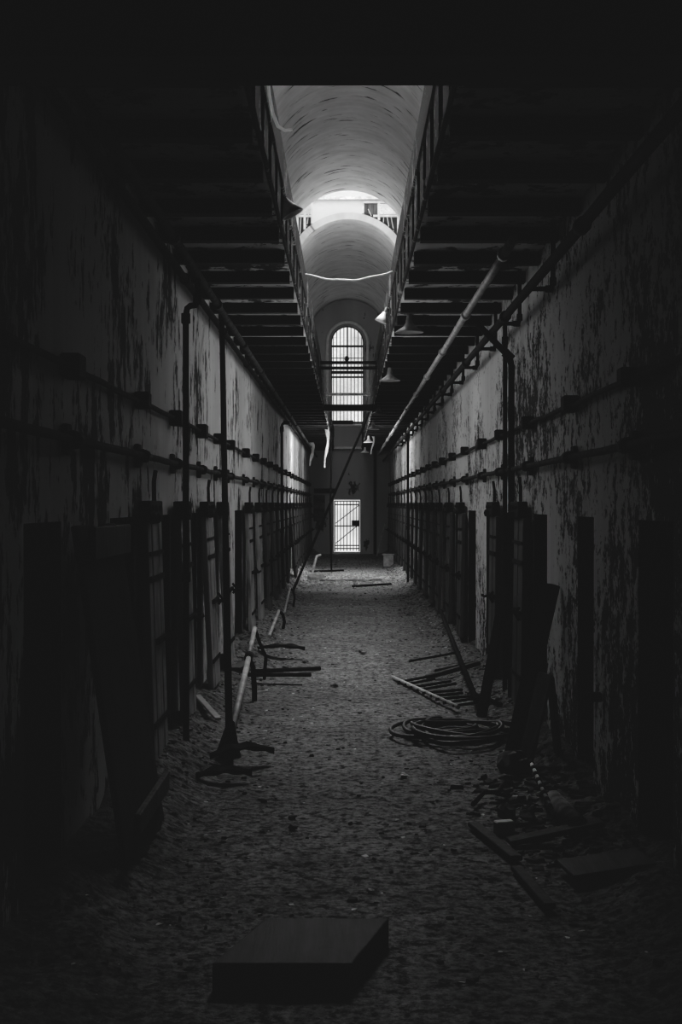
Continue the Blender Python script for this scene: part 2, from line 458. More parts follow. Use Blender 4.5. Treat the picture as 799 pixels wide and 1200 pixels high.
# lunette windows in the far skylight wall, half boarded, frames broken
def lunette(name, h, mull, boards):
    e = bpy.data.objects.new(name, None); COL.objects.link(e); e['kind'] = 'structure'
    y = SKY[1][1]; x0, x1, z0, z1 = h
    mb = MB()
    for xx in (x0, x1-0.04): mb.box(xx, xx+0.04, y-0.005, y+0.1, EX(xx+0.02, 0.02), z1)
    mb.box(x0, x1, y-0.006, y+0.1, z1-0.05, z1)
    mb.build('window_frame', M['frame'], e)
    for m in mull:
        q = MB(); q.box(m-0.03, m+0.03, y-0.004, y+0.08, EX(m, 0.02), z1-0.05); q.build('mullion', M['frame'], e)
    zt = 8.62
    xa = x0+0.04; xb = x1-0.04
    while EX(xa, 0.02) > zt: xa += 0.01
    while EX(xb, 0.02) > zt: xb -= 0.01
    q = MB(); q.box(xa, xb, y, y+0.07, zt, zt+0.05); q.build('transom', M['frame'], e)
    q = MB(); q.box(x0+0.04, x1-0.04, y+0.085, y+0.095, zt+0.05, z1-0.05); q.build('pane', M['glass'], e)
    for (p, w, mt) in boards:
        q = MB(); q.bar((p[0], y+0.05, EX(p[0], 0.03)+p[1]), (p[1+1], y+0.05, EX(p[2], 0.03)+p[3]), w, 0.02); q.build('broken_slat', mt, e)
lunette('window_2', HL, [-1.03], [((-1.15,0.0,-1.12,0.42),0.06,M['frame']), ((-0.98,0.02,-0.94,0.3),0.04,M['frame']), ((-1.0,0.06,-0.88,0.02),0.07,M['woodd'])])
lunette('window_3', HR, [0.76], [((0.58,0.0,0.5,0.14),0.06,M['frame']), ((0.87,0.0,0.88,0.22),0.08,M['frame']),
        ((1.0,0.0,0.96,0.2),0.07,M['frame']), ((1.12,0.0,1.05,0.3),0.05,M['frame']), ((0.4,0.02,0.7,0.05),0.05,M['woodd']), ((0.82,0.06,1.16,0.04),0.06,M['woodd'])])
q = MB(); arch_wall(q, SKY[1][1]+0.3, SKY[1][1]+0.35, 8.74); struct('roof', q, M['woodm'])
q = MB(); q.box(HR[0]+0.045, 0.725, SKY[1][1]+0.03, SKY[1][1]+0.05, 8.68, 8.94)
tag(q.build('window_board', M['woody']), 'dark board nailed in the upper pane right of white panel under the skylight', 'board')
q = MB(); q.box(-1.3, 1.34, SKY[1][1]-0.05, SKY[1][1]+0.011, 9.03, 9.1); struct('trim_1', q, M['frame'])

# ------------------------------------------------------------------ far wall with arched window and gate opening
WX0, WX1, WZ0, WZ1 = -0.55, 0.55, 4.37, 7.12      # window opening, semicircular head above WZ1
DX0, DX1, DZ1 = -0.46, 0.43, 1.82
def far_wall():
    mb = MB(); y0, y1 = YF, YF+0.35
    xa, xb = XL-0.4, XR+0.5
    mb.box(xa, DX0, y0, y1, -0.1, DZ1); mb.box(DX1, xb, y0, y1, -0.1, DZ1)
    mb.box(xa, xb, y0, y1, DZ1, WZ0)
    mb.box(xa, WX0, y0, y1, WZ0, WZ1); mb.box(WX1, xb, y0, y1, WZ0, WZ1)
    n = 24; r = (WX1-WX0)/2; c = (WX0+WX1)/2; top = 9.0
    for i in range(n):
        a0, a1 = PI-PI*i/n, PI-PI*(i+1)/n
        p0 = (c+r*math.cos(a0), WZ1+r*math.sin(a0)); p1 = (c+r*math.cos(a1), WZ1+r*math.sin(a1))
        vs = [(p0[0],y0,p0[1]),(p1[0],y0,p1[1]),(p1[0],y1,p1[1]),(p0[0],y1,p0[1]),(p0[0],y0,top),(p1[0],y0,top),(p1[0],y1,top),(p0[0],y1,top)]
        mb.add(vs, [(0,3,2,1),(4,5,6,7),(0,1,5,4),(1,2,6,5),(2,3,7,6),(3,0,4,7)])
    mb.box(xa, WX0, y0, y1, WZ1, top); mb.box(WX1, xb, y0, y1, WZ1, top)
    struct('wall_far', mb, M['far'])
far_wall()
def arch_pts(r, zb, x=0.0, n=22, y=0):
    return [(x-r, y, zb)] + [(x+r*math.cos(PI-PI*i/n), y, WZ1+r*math.sin(PI-PI*i/n)) for i in range(n+1)] + [(x+r, y, zb)]
win = bpy.data.objects.new('window_1', None); COL.objects.link(win); win['kind'] = 'structure'
mb = MB(); mb.tube(arch_pts(0.68, WZ0-0.05, y=YF-0.03), 0.05, 8); mb.build('arch_trim', M['frame'], win)
mb = MB(); mb.tube(arch_pts(0.56, WZ0, y=YF+0.05), 0.045, 8); mb.build('window_frame', M['dframe'], win)
mb = MB(); mb.box(-0.025, 0.025, YF+0.06, YF+0.1, 6.1, WZ1+0.53); mb.build('mullion', M['dframe'], win)
for z, h in ((WZ1-0.12, 0.07), (6.12, 0.10), (5.96, 0.06), (4.42, 0.08), (5.35, 0.03), (4.95, 0.03), (6.6, 0.025)):
    mb = MB(); mb.box(-0.53, 0.53, YF+0.055, YF+0.095, z-h/2, z+h/2); mb.build('transom', M['dframe'], win)
for i in range(9):
    x = -0.48+0.12*i; zt = WZ1 + math.sqrt(max(0, 0.54**2-x*x))-0.01
    mb = MB(); mb.tube([(x, YF+0.2, WZ0+0.0), (x, YF+0.2, zt)], 0.013, 6); mb.build('window_bar', M['iron'], win)
mb = MB(); mb.box(-0.54, 0.54, YF+0.11, YF+0.115, WZ0, WZ1+0.2); mb.build('pane', M['glass'], win)
mb = MB(); mb.box(-0.72, 0.72, YF-0.09, YF-0.001, WZ0-0.07, WZ0-0.005); mb.build('window_sill', M['frame'], win)
mb = MB(); mb.box(-0.5, 0.2, YF-0.13, YF-0.03, WZ0-0.005, WZ0+0.12)
tag(mb.build('fallen_plank', M['woodd']), 'dark plank lying on the sill of the arched window', 'plank')

# gate in the far doorway
gate = thing('barred_gate', 'tall iron barred gate closing the bright doorway at the corridor end', 'gate', ((DX0+DX1)/2, YF+0.12, 0.08))
gx = (DX1-DX0)/2-0.012
mb = MB(); mb.box(-gx,-gx+0.04,-0.02,0.02,0,1.72); mb.box(gx-0.04,gx,-0.02,0.02,0,1.72)
mb.build('gate_frame', M['iron'], gate)
for z in (0.10, 0.2, 0.86, 1.58, 1.70):
    mb = MB(); mb.box(-gx+0.04, gx-0.04, -0.015, 0.015, z-0.018, z+0.018); mb.build('cross_rail', M['iron'], gate)
for i in range(1, 8):
    x = -gx + 2*gx*i/8; mb = MB(); mb.tube([(x,0.02,0.02),(x,0.02,1.7)], 0.0125, 6); mb.build('gate_bar', M['iron'], gate)
for z0, z1 in ((0.27, 0.9), (0.95, 1.55)):
    mb = MB(); mb.tube([(-gx+0.05,0.04,z0),(gx-0.04,0.04,z1)], 0.014, 6); mb.build('brace', M['iron'], gate)
mb = MB(); mb.bbox(gx-0.27, gx-0.03, -0.045, -0.021, 0.88, 1.05); mb.build('lock_box', M['iron'], gate)
mb = MB(); mb.box(DX0, DX1, YF, YF+0.4, 0.0, 0.06); struct('trim_2', mb, M['frame'])
mb = MB(); mb.box(DX0-0.05, DX0, YF-0.02, YF+0.02, 0, DZ1+0.06); mb.box(DX1, DX1+0.05, YF-0.02, YF+0.02, 0, DZ1+0.06); mb.box(DX0, DX1, YF-0.02, YF, DZ1, DZ1+0.06)
struct('trim_3', mb, M['far'])
# pipe, board and notice on the end wall
mb = MB(); mb.box(-1.12, -0.42, YF-0.1, YF-0.005, 2.05, 2.2); tag(mb.build('wall_beam', M['woodd']), 'dark beam fixed across the end wall above left of the gate', 'beam')
mb = MB(); mb.bbox(-1.14, -0.76, YF-0.03, YF-0.004, 1.1, 1.98); tag(mb.build('notice_board', M['stone']), 'blank grey board on the end wall left of the barred gate', 'board')
mb = MB(); mb.tube([(0.93, YF-0.06, 0.0), (0.93, YF-0.06, ZG)], 0.05, 10); tag(mb.build('drain_pipe', M['rust']), 'upright drain pipe on the end wall right of the barred gate', 'pipe')
mb = MB(); mb.box(0.72, 1.0, YF-0.02, YF-0.001, 1.9, 2.1); mb.build('x', M['iron']); bpy.data.objects.remove(bpy.data.objects['x'])
# stone ledge joining the galleries under the window
mb = MB(); mb.box(GL-0.01, GR+0.01, YF-0.28, YF, ZG-0.02, ZG+0.05); struct('trim_4', mb, M['frame'])

# ------------------------------------------------------------------ near wall, passage behind camera
def near():
    mb = MB()
    mb.box(-2.0, 2.2, 4.25, YN, 3.09, ZTOP)
    mb.box(-2.0, -1.16, 4.25, YN-0.05, -0.1, 3.09); mb.box(1.44, 2.2, 4.25, YN-0.05, -0.1, 3.09)
    # coursed stone facing of the left jamb
    z = 0.0; k = 0
    while z < 3.0:
        h = [0.33, 0.27, 0.36][k % 3]; d = [0.018, 0.0, 0.028][k % 3]
        mb.bbox(-1.5, -1.075-d, 4.19+d, 4.255, z+0.008, min(z+h, 3.08)-0.008, 0.02)
        z += h; k += 1
    struct('wall_near', mb, M['stone'])
    mb = MB(); mb.box(-2.0, -1.5, -1.7, 4.25, -0.1, 3.6); struct('wall_passage_left', mb, M['stone'])
    mb = MB(); mb.box(1.5, 2.2, -1.7, 4.25, -0.1, 3.6); struct('wall_passage_right', mb, M['stone'])
    mb = MB(); mb.box(-2.0, 2.2, -1.9, -1.7, -0.1, 3.6); struct('wall_passage_back', mb, M['stone'])
    mb = MB(); mb.box(-2.0, 2.2, -1.9, 4.25, 3.6, 3.8); struct('ceiling_passage', mb, M['stone'])
near()

# ------------------------------------------------------------------ galleries
def gallery(side):
    left = side == 'left'
    x0, x1 = (VC-VR-0.0, GL) if left else (GR, VC+VR)
    xo = XL if left else XR
    g = thing('gallery_walkway', f'upper walkway with iron joists under it along the {side} wall', 'gallery', ((x0+x1)/2, YN, ZG))
    cx = (x0+x1)/2
    a, b = (xo-cx+0.004, x1-cx) if left else (x0-cx, xo-cx-0.004)
    mb = MB(); mb.box(a, b, 0.0, YF-YN, 0.0, 0.055); mb.build('slab', M['under'], g)
    y = 0.35; k = 0
    while y < YF-YN-0.2:
        mb = MB(); s = R.uniform(-0.03, 0.03)
        mb.box(a+0.001, b-0.001, y-0.05+s, y+0.05+s, -0.09, -0.001); mb.build('joist', M['black'], g)
        y += 0.86; k += 1
    e = b if left else a
    mb = MB(); sg = 1 if left else -1
    pts = [(e+sg*0.012, i*0.25, 0.02+0.008*noise.noise(Vector((i*0.8, 3 if left else 9, 0)))) for i in range(int((YF-YN)/0.25)+1)]
    mb.tube(pts, 0.014, 6); mb.build('edge_bead', M['rail'], g)
    # parapet
    xe = x1 if left else x0
    zr0, zr1 = (0.33, 0.60) if left else (0.42, 0.70)
    r = thing('gallery_railing', f'flaking boarded railing of wide upright boards on the {side} walkway', 'railing', (xe, YN, ZG+0.056))
    sgn = -1 if left else 1
    y = (5.42 if left else 5.15) - YN - 0.05; L = YF-YN
    while y < L-0.05:
        ye = min(y + (0.45 if left else 0.44) + R.uniform(-.03,.03), L-0.02)
        mb = MB(); mb.bbox(min(0, sgn*0.035), max(0, sgn*0.035), y, ye, 0.0, zr0, 0.004); mb.build('upright_board', M['rail'], r)
        y += 0.725 if left else 0.75
    mb = MB(); mb.bbox(min(-sgn*0.012, sgn*0.05), max(-sgn*0.012, sgn*0.05), 0.02, L-0.02, zr0, zr1, 0.008); mb.build('top_rail', M['rail'], r)
gallery('left'); gallery('right')

# ------------------------------------------------------------------ sliding cell doors
def door_tree(wood, side, w, h):
    """local: +x out of the wall, y along the wall, origin at the base"""
    root = bpy.data.objects.new('cell_door', None); COL.objects.link(root); root.empty_display_size = 0.1
    n = 4; mb = MB(); pw = w/n
    for i in range(n): mb.bbox(-0.025, 0.022+0.003*(i%2), -w/2+i*pw+0.002, -w/2+(i+1)*pw-0.002, 0, h, 0.006)
    mb.build('door_panel', wood, root)
    for z, hh in ((0.22, 0.035), (h-0.36, 0.035), (h-0.2, 0.022)):
        mb = MB(); mb.bbox(0.0255, 0.036, -w/2+0.005, w/2-0.005, z, z+hh, 0.003); mb.build('strap', M['iron'], root)
    mb = MB(); mb.bbox(-0.02, 0.05, -w/2-0.06, w/2-0.12, h+0.002, h+0.13, 0.006)
    hg = mb.build('hanger', M['iron'], root)
    for i in range(3):
        mb = MB(); mb.lathe([(0.0,0.012),(0.016,0.01),(0.016,0)], 8, Matrix.Translation((0.05, -w/2+0.02+i*0.16, h+0.085)) @ Matrix.Rotation(PI/2,4,'Y')); mb.build('bolt', M['rust'], hg)
    for i in range(2):
        mb = MB(); mb.lathe([(0.0,0.03),(0.03,0.02),(0.034,0)], 10, Matrix.Translation((0.05, -w/2+0.02+i*0.16, h+0.025)) @ Matrix.Rotation(PI/2,4,'Y')); mb.build('roller', M['rust'], hg)
    lz = h*0.5
    mb = MB(); mb.bbox(0.0255, 0.05, -0.14, w/2+0.0, lz-0.018, lz+0.018, 0.004)
    lt = mb.build('latch', M['iron'], root)
    mb = MB(); mb.tube([(0.05, 0.06, lz), (0.10, 0.07, lz-0.01), (0.12, 0.10, lz+0.005)], 0.012, 8); mb.build('hook', M['iron'], lt)
    mb = MB(); mb.tube([(0.04, w/2-0.03, lz-0.05), (0.075, w/2-0.03, lz), (0.04, w/2-0.03, lz+0.05)], 0.011, 8); mb.build('staple', M['iron'], lt)
    mb = MB(); mb.tube([(0.015, 0.05, h+0.132), (0.018, 0.045, h+0.25), (0.03, 0.05, h+0.32)], 0.013, 8); mb.build('lever_rod', M['rust'], root)
    return root
def clone(o, parent=None):
    c = o.copy(); COL.objects.link(c)
    if parent: c.parent = parent
    for ch in list(o.children): clone(ch, c)
    return c
protos = {k: door_tree(M[k], '', 0.6, 1.46) for k in ('wood', 'woodm')}
used = set()
def put_door(y, side, k, tilt, zdrop=0.0, gap=0.055):
    kd = 'wood' if y < 20 and side == 'left' else 'woodm'  # far doors take a darker timber that stands in for their shade
    o = protos[kd] if kd not in used else clone(protos[kd]); used.add(kd)
    s = 1 if side == 'left' else -1
    X = (XL if side == 'left' else XR)
    h = 1.46
    ox = X + s*(gap + math.sin(tilt)*h)
    o.location = (ox, y, 1.585-h*math.cos(tilt)-zdrop)
    o.rotation_euler = Euler((0, -tilt*1.0, 0 if s > 0 else PI), 'XYZ') if s > 0 else Euler((0, -tilt, PI), 'XYZ')
    tag(o, f'{"worn" if kd == "wood" else "dark"} timber sliding cell door, {ORD[k]} from the near end along the {side} wall', 'door', f'cell doors along the {side} wall')
k = 0
for i, (a, b) in enumerate(OPL):
    nxt = OPL[i+1][0] if i+1 < len(OPL) else 99
    if i in (0,): continue
    if i == 5: continue
    put_door(b + 0.33, 'left', k, [0.03, 0.03, 0.03, 0.045, 0.05][i % 5] if b < 27 or b > 30 else 0.085); k += 1
k = 0
for i, (a, b) in enumerate(OPR):
    if i in (0, 1, 4): continue
    put_door(b + 0.31, 'right', k, [0.012, 0.02, 0.015][i % 3]); k += 1

# ------------------------------------------------------------------ wall rails with brackets
def wall_rail(side, z, r, upper):
    s = 1 if side == 'left' else -1; X = XL if side == 'left' else XR
    ops = OPL if side == 'left' else OPR
    nm = 'upper' if upper else 'lower'
    t = thing('lever_rail', f'{nm} rusted iron locking rail running along the {side} wall above the cell doors', 'rail', (X, YN, z))
    xo = s*(0.05 if not upper else 0.035)
    mb = MB(); L = YF-YN-0.4
    pts = [(xo + (0.006*noise.noise(Vector((i*.7, z*3, s))) if not upper else 0), 0.1+i*0.3, 0.012*noise.noise(Vector((i*.5, z*5, s*4)))) for i in range(int(L/0.3))]
    mb.tube(pts, r, 8); mb.build('rail_pipe', M['rust'], t)
    for a, b in ops:
        c = b+0.05-YN
        if c > L-0.3: break
        mb = MB()
        vv = R.uniform(0.7, 1.15)
        if upper: mb.bbox(min(s*0.002, s*0.09), max(s*0.002, s*0.09), c-0.08*vv, c+0.07*vv, -0.05*vv, 0.055, 0.008)
        else:
            mb.bbox(min(s*0.002, s*0.03), max(s*0.002, s*0.03), c-0.05, c+0.05, -0.07, 0.07, 0.006)
            mb.tube([(xo, c-0.06, 0), (xo, c+0.06, 0)], r*1.9, 10)
        mb.build('bracket', M['iron'] if upper else M['rust'], t)
for side in ('left', 'right'):
    wall_rail(side, 2.31, 0.016, True); wall_rail(side, 1.985, 0.021, False)

# ------------------------------------------------------------------ pipes
def pipe(name, pts, r, mat, label, cat='pipe', group=None, joints=(), n=10):
    loc = Vector(pts[0]); t = thing(name, label, cat, loc, group) if joints else None
    mb = MB(); mb.tube(pts, r, n)
    if not joints: return tag(mb.build(name, mat, None, loc), label, cat, group)
    o = mb.build('pipe_run', mat, t); o.data.transform(Matrix.Translation(-loc))
    for p, d in joints:
        d = Vector(d).normalized(); p = Vector(p)-loc
        q = MB(); q.tube([p-d*r*1.6, p+d*r*1.6], r*1.45, n); q.build('coupling', mat, t)
    return t
Y1 = YF-0.4
def along(x, z, r, y0=4.7, y1=Y1, nm=0):
    return [(x, y0+i*(y1-y0)/30, z+0.008*noise.noise(Vector((i*0.7, x*9, z)))) for i in range(31)]
def jts(x, z, y0, y1, st): 
    out = []; y = y0
    while y < y1: out.append(((x, y, z), (0,1,0))); y += st
    return out
pipe('steam_pipe', along(-1.2, 3.36, 0.03), 0.028, M['rust'], 'outer rusty pipe under the left walkway, tight against the wall', joints=jts(-1.2, 3.36, 7, 40, 3.1))
pipe('steam_pipe', along(-1.02, 3.26, 0.03), 0.028, M['rust'], 'inner rusty pipe hung lower under the left walkway, away from the wall', joints=jts(-1.02, 3.26, 8, 40, 2.7))
pipe('steam_pipe', along(1.2, 3.12, 0.03), 0.03, M['iron'], 'outer dark pipe high on the right wall under the walkway', joints=jts(1.2, 3.12, 7, 40, 3.4))
pipe('steam_pipe', along(1.03, 3.34, 0.03, 8.5), 0.03, M['pole'], 'inner pale flaking pipe hung under the right walkway', joints=jts(1.03, 3.34, 9, 40, 2.9))
def riser(side, y, x, z, r, label, mat=None):
    s = 1 if side == 'left' else -1
    xi = -1.02 if s > 0 else 1.03
    zb = floor_z(x, y)-0.01
    pipe('riser_pipe', [(x, y, zb), (x, y, z-0.08), (x+s*0.012, y, z-0.03), (x+s*0.05, y, z), (xi-s*0.045, y, z)], r, mat or M['iron'], label,
         joints=[((x, y, z-0.12), (0,0,1)), ((x, y, 1.2), (0,0,1)), ((x+s*0.07, y, z), (1,0,0))])
pipe('riser_pipe', [(-1.1, 9.3, floor_z(-1.1, 9.3)-0.01), (-1.1, 9.3, 2.98), (-1.09, 9.3, 3.03), (-1.07, 9.3, 3.045), (-1.035, 9.3, 3.05), (-1.02, 9.3, 3.07), (-1.02, 9.3, 3.23)], 0.021, M['iron'],
     'upright iron pipe with an elbow top beside the nearest left cell doors', joints=[((-1.1, 9.3, 2.96), (0,0,1)), ((-1.1, 9.3, 1.2), (0,0,1)), ((-1.02, 9.3, 3.09), (0,0,1))])
riser('left', 25.0, -1.2, 3.18, 0.026, 'upright dark pipe with an elbow top far down the left wall')
riser('right', 28.2, 1.25, 3.2, 0.026, 'upright dark pipe with an elbow top far down the right wall')
pipe('riser_pipe', [(1.355, 11.75, floor_z(1.355, 11.75)-0.01), (1.355, 11.75, 3.28)], 0.02, M['iron'], 'thinner of two dark upright pipes on the right wall', joints=[((1.355,11.75,3.1),(0,0,1)), ((1.355,11.75,1.5),(0,0,1))])
pipe('riser_pipe', [(1.355, 11.3, floor_z(1.355, 11.3)-0.01), (1.355, 11.3, 2.84), (1.34, 11.3, 2.9), (1.30, 11.3, 2.95), (1.06, 11.3, 3.2)], 0.027, M['iron'], 'thicker dark upright pipe on right wall, bent diagonally at its top', joints=[((1.33,11.3,2.92),(-1,0,1)), ((1.355,11.3,1.3),(0,0,1))])
for i in range(15):
    y = 9.05 + 1.75*i
    if y > 36: break
    pipe('branch_pipe', [(1.36, y, ZG+0.0), (1.36, y, 3.155), (1.353, y, 3.13), (1.33, y, 3.12), (1.225, y, 3.12)], 0.016, M['iron'],
         f'{ORD[i]} thin bent branch pipe from the near end, dropping from the right walkway', 'pipe', 'branch pipes on the right wall', joints=[((1.36,y,3.17),(0,0,1)), ((1.335,y,3.12),(1,0,0))], n=8)

# poles leaning or lying
def pole(name, p0, p1, r, mat, label, cat='pole', **kw): return pipe(name, [p0, p1], r, mat, label, cat, **kw)
pole('long_pole', (-1.0, 25.2, floor_z(-1.0,25.2)+0.03), (0.44, 28.0, 3.56), 0.024, M['rust'], 'long straight pole leaning diagonally from left floor up to the right walkway')
pole('leaning_pipe', (-1.14, 12.4, 3.42), (-0.76, 8.8, floor_z(-.76,8.8)+0.02), 0.025, M['iron'], 'tall dark pipe leaning steeply from left walkway down to the scrap pile')
t = thing('fallen_rail', 'pale fallen handrail pipe propped on a dark bent strap along the left', 'pipe', (-0.83, 9.7, 0))
mb = MB(); mb.tube([(0,0,0.035+floor_z(-.83,9.7)), (-0.01, 1.95, 0.40)], 0.024, 10); mb.build('pipe_run', M['pole'], t)
mb = MB(); mb.tube([(-0.01, 1.9, 0.39), (-0.015, 2.75, 0.56)], 0.021, 10); mb.build('pipe_end', M['pole'], t)
mb = MB(); mb.tube([(-0.01,1.87,0.385),(-0.01,1.97,0.405)], 0.036, 10); mb.build('coupling', M['iron'], t)
mb = MB(); mb.tube([(-0.01,1.92,0.38),(0.02,2.0,0.3),(0.03,2.05,0.1),(0.03,2.05,0.0)], 0.022, 8); mb.build('foot', M['iron'], t)
mb = MB(); mb.tube([(-0.015,2.75,0.56),(0.02,2.95,0.4),(0.06,3.2,0.25),(0.05,3.1,0.05)], 0.016, 8); mb.build('strap', M['iron'], t)
def low_pole(a, b, label, r=0.02):
    t = thing('fallen_rail', label, 'pipe', (a[0], a[1], 0))
    d = Vector(b)-Vector((a[0], a[1], 0))
    mb = MB(); mb.tube([(0,0,floor_z(a[0],a[1])+r), d], r, 10); mb.build('pipe_run', M['pole'], t)
    mb = MB(); mb.tube([d, d+Vector((0.05,0.05,-0.05)), d+Vector((0.07,0.1,-0.15)), Vector((d.x+0.05, d.y+0.1, floor_z(b[0],b[1])))], r, 8); mb.build('foot', M['iron'], t)
low_pole((-0.94,16.4), (-0.90,17.9,0.29), 'pale pipe stub propped on a dark foot, middle of the left side')
low_pole((-0.95,20.6), (-0.92,21.9,0.34), 'thin pale pipe propped up near the bottom of left cell doors', 0.016)
for a, b, r, l in (((-0.90,13.35),(-0.28,13.85),0.021,'longer dark bar lying across the dirt at the left'), ((-0.95,13.08),(-0.36,13.35),0.02,'shorter dark bar lying in front of the longer one at left'),
                   ((-0.85,12.75),(-0.42,12.7),0.007,'very thin dark rod lying before two dark bars')):
    pole('floor_bar', (a[0],a[1],floor_z(*a)+r+0.004), (b[0],b[1],floor_z(*b)+r+0.004), r, M['iron'], l, 'bar')
pole('floor_bar', (1.05,11.1,floor_z(1.05,11.1)+0.10), (1.27,18.6,0.24), 0.025, M['iron'], 'very long dark rod lying along the floor by right doors', 'bar')
pole('floor_bar', (0.66,14.55,floor_z(.66,14.55)+0.012), (1.22,14.8,floor_z(1.22,14.8)+0.02), 0.012, M['iron'], 'thin dark rod lying crosswise beyond the ladder on right', 'bar')
mb = MB(); mb.bar((0.76,13.1,floor_z(.76,13.1)+0.03),(1.28,13.25,floor_z(1.28,13.25)+0.04),0.07,0.04); tag(mb.build('floor_board', M['woodd'],None,(1.0,13.2,0)), 'dark board lying crosswise just beyond the broken ladder', 'board')
mb = MB(); mb.bar((0.88,13.6,floor_z(.88,13.6)+0.03),(1.25,13.4,floor_z(1.25,13.4)+0.06),0.06,0.03); tag(mb.build('floor_board', M['woodd'],None,(1.0,13.5,0)), 'short dark board behind the crosswise board on the right', 'board')
mb = MB(); mb.bar((1.07,10.9,floor_z(1.07,10.9)),(1.27,11.0,1.02),0.075,0.045,0.004,0.4); tag(mb.build('leaning_post', M['woodd'],None,(1.07,10.9,0)), 'dark wooden post leaning on the right wall above the ladder', 'post')
mb = MB(); mb.bar((1.09,9.0,floor_z(1.09,9.0)),(1.36,9.12,1.16),0.10,0.08,0.006,0.3); tag(mb.build('leaning_beam', M['woodd'],None,(1.09,9.0,0)), 'thick black beam leaning against the right wall by the hose', 'beam')
t = thing('broken_trestle', 'broken timber trestle leaning by the thick beam on the right', 'trestle', (1.15, 8.5, 0))
mb = MB(); mb.bar((-0.06,0,floor_z(1.09,8.5)),(0.09,0.03,0.64),0.11,0.025,0.004,0.5); mb.build('board', M['wood'], t)
mb = MB(); mb.bar((0.115,0.02,0.62),(0.17,0.05,floor_z(1.32,8.55)),0.07,0.03,0.004,0.3); mb.build('leg', M['woodd'], t)
mb = MB(); mb.bar((-0.1,0.06,floor_z(1.05,8.56)),(0.06,0.08,0.46),0.05,0.02,0.003,0.6); mb.build('brace', M['woody'], t)

# broken ladder
t = thing('broken_ladder', 'broken iron ladder lying flat on the dirt at right', 'ladder', (0.49, 12.9, 0.03))
e = Vector((0.40, -1.8, 0.02)); rd = Vector((0.34, 0.12, 0.01))
mb = MB(); mb.tube([(-0.05,0.2,0), e*1.02], 0.018, 8); mb.build('side_rail', M['pole'], t)
mb = MB(); mb.tube([rd+e*0.62, rd+e*1.05], 0.018, 8); mb.build('side_rail', M['iron'], t)
for i in range(9):
    p = e*(0.06+i*0.115); ln = R.choice([0.5,0.75,1.0,0.95,1.1]); ang = R.uniform(-.25,.25)
    q = Vector((rd.x*ln, rd.y*ln+ang*0.3, R.uniform(-0.005,0.05)))
    mb = MB(); mb.tube([p-q*0.12, p+q], 0.012, 8); mb.build('rung', M['iron'], t)

# coiled hose
def coil():
    pts = []; r = random.Random(3); turns = 8; n = 30
    for i in range(turns*n+1):
        a = 2*PI*i/n; tt = i/(turns*n)
        rx = 0.40 - 0.15*abs(math.sin(tt*7.3)) + 0.04*math.sin(a*0.31) + 0.03*math.sin(2*a+tt*9); ry = 0.47 - 0.20*abs(math.sin(tt*7.3+0.4)) + 0.06*math.cos(a*0.37) + 0.03*math.sin(3*a+tt*5)
        x = rx*math.cos(a) + 0.09*math.sin(tt*9)+0.03; y = ry*math.sin(a)+0.11*math.cos(tt*11)
        pts.append((x, y, 0.022 + 0.075*tt + 0.016*math.sin(a*1.5+tt*20)*min(1,tt*4)))
    pts += [(0.45, 0.25, 0.06), (0.5, 0.4, 0.04)]
    mb = MB(); mb.tube(pts, 0.0155, 8)
    o = mb.build('hose_coil', M['rubber']); o.location = (0.74, 9.85, floor_z(.74,9.85)+0.005)
    tag(o, 'loosely coiled black hose lying on the floor at right', 'hose')
coil()

# scrap at the foot of the leaning pipe
def leaf(name, c, l, w, ang, lift, mat, label, cat='scrap metal'):
    n = 14; vs = []; fs = []
    for i in range(n+1):
        u = i/n; ww = w*math.sin(PI*min(1, u*0.92+0.06))**0.8
        for s in (-1, -.33, .33, 1):
            vs.append((l*(u-0.5), s*ww*(1+.12*math.sin(u*23+s)), 0.03*s*s+lift*math.sin(PI*u*0.9)+0.006*math.sin(u*17+s*3)))
    for i in range(n):
        for j in range(3): fs.append((i*4+j, (i+1)*4+j, (i+1)*4+j+1, i*4+j+1))
    off = len(vs); vs += [(x, y, z-0.006) for x, y, z in vs]; fs += [tuple(i+off for i in f[::-1]) for f in fs]
    mb = MB(); mb.add(vs, fs, True); o = mb.build(name, mat); o.location = c; o.rotation_euler = (0,0,ang)
    return tag(o, label, cat)
leaf('scrap_sheet', (-0.68, 8.82, floor_z(-.68,8.82)+0.06), 0.42, 0.09, 0.25, 0.05, M['iron'], 'curled dark metal sheet, upper of two under leaning pipe')
leaf('scrap_sheet', (-0.75, 8.28, floor_z(-.75,8.28)+0.035), 0.34, 0.07, 0.1, 0.03, M['iron'], 'flat dark metal sheet, lower of two under leaning pipe')
mb = MB(); mb.lathe([(0.09,0.0),(0.075,0.05),(0.035,0.22),(0.028,0.26)], 14); o = mb.build('pipe_flange', M['rust']); o.location = (-0.80, 9.15, floor_z(-.8,9.15)+0.0); o.rotation_euler=(0.35,0.1,0)
tag(o, 'rusty cone shaped pipe foot beside the leaning pipe', 'pipe fitting')
leaf('scrap_sheet', (-0.72, 14.9, floor_z(-.72,14.9)+0.10), 0.55, 0.11, -0.35, 0.03, M['iron'], 'curled dark metal sheet behind the two dark bars')
mb = MB(); mb.bar((-1.18,10.75,floor_z(-1.18,10.75)+0.04),(-0.97,10.25,floor_z(-.97,10.25)+0.03),0.05,0.02); tag(mb.build('broken_lath', M['pole'],None,(-1.1,10.5,0)), 'pale broken lath lying on the dirt bank by left doors', 'lath')
mb = MB(); mb.bar((-1.1,13.0,floor_z(-1.1,13.0)+0.02),(-0.98,13.5,floor_z(-.98,13.5)+0.05),0.16,0.02); tag(mb.build('broken_lath', M['slab'],None,(-1.05,13.2,0)), 'wide grey board scrap resting on the dirt bank at left', 'board')

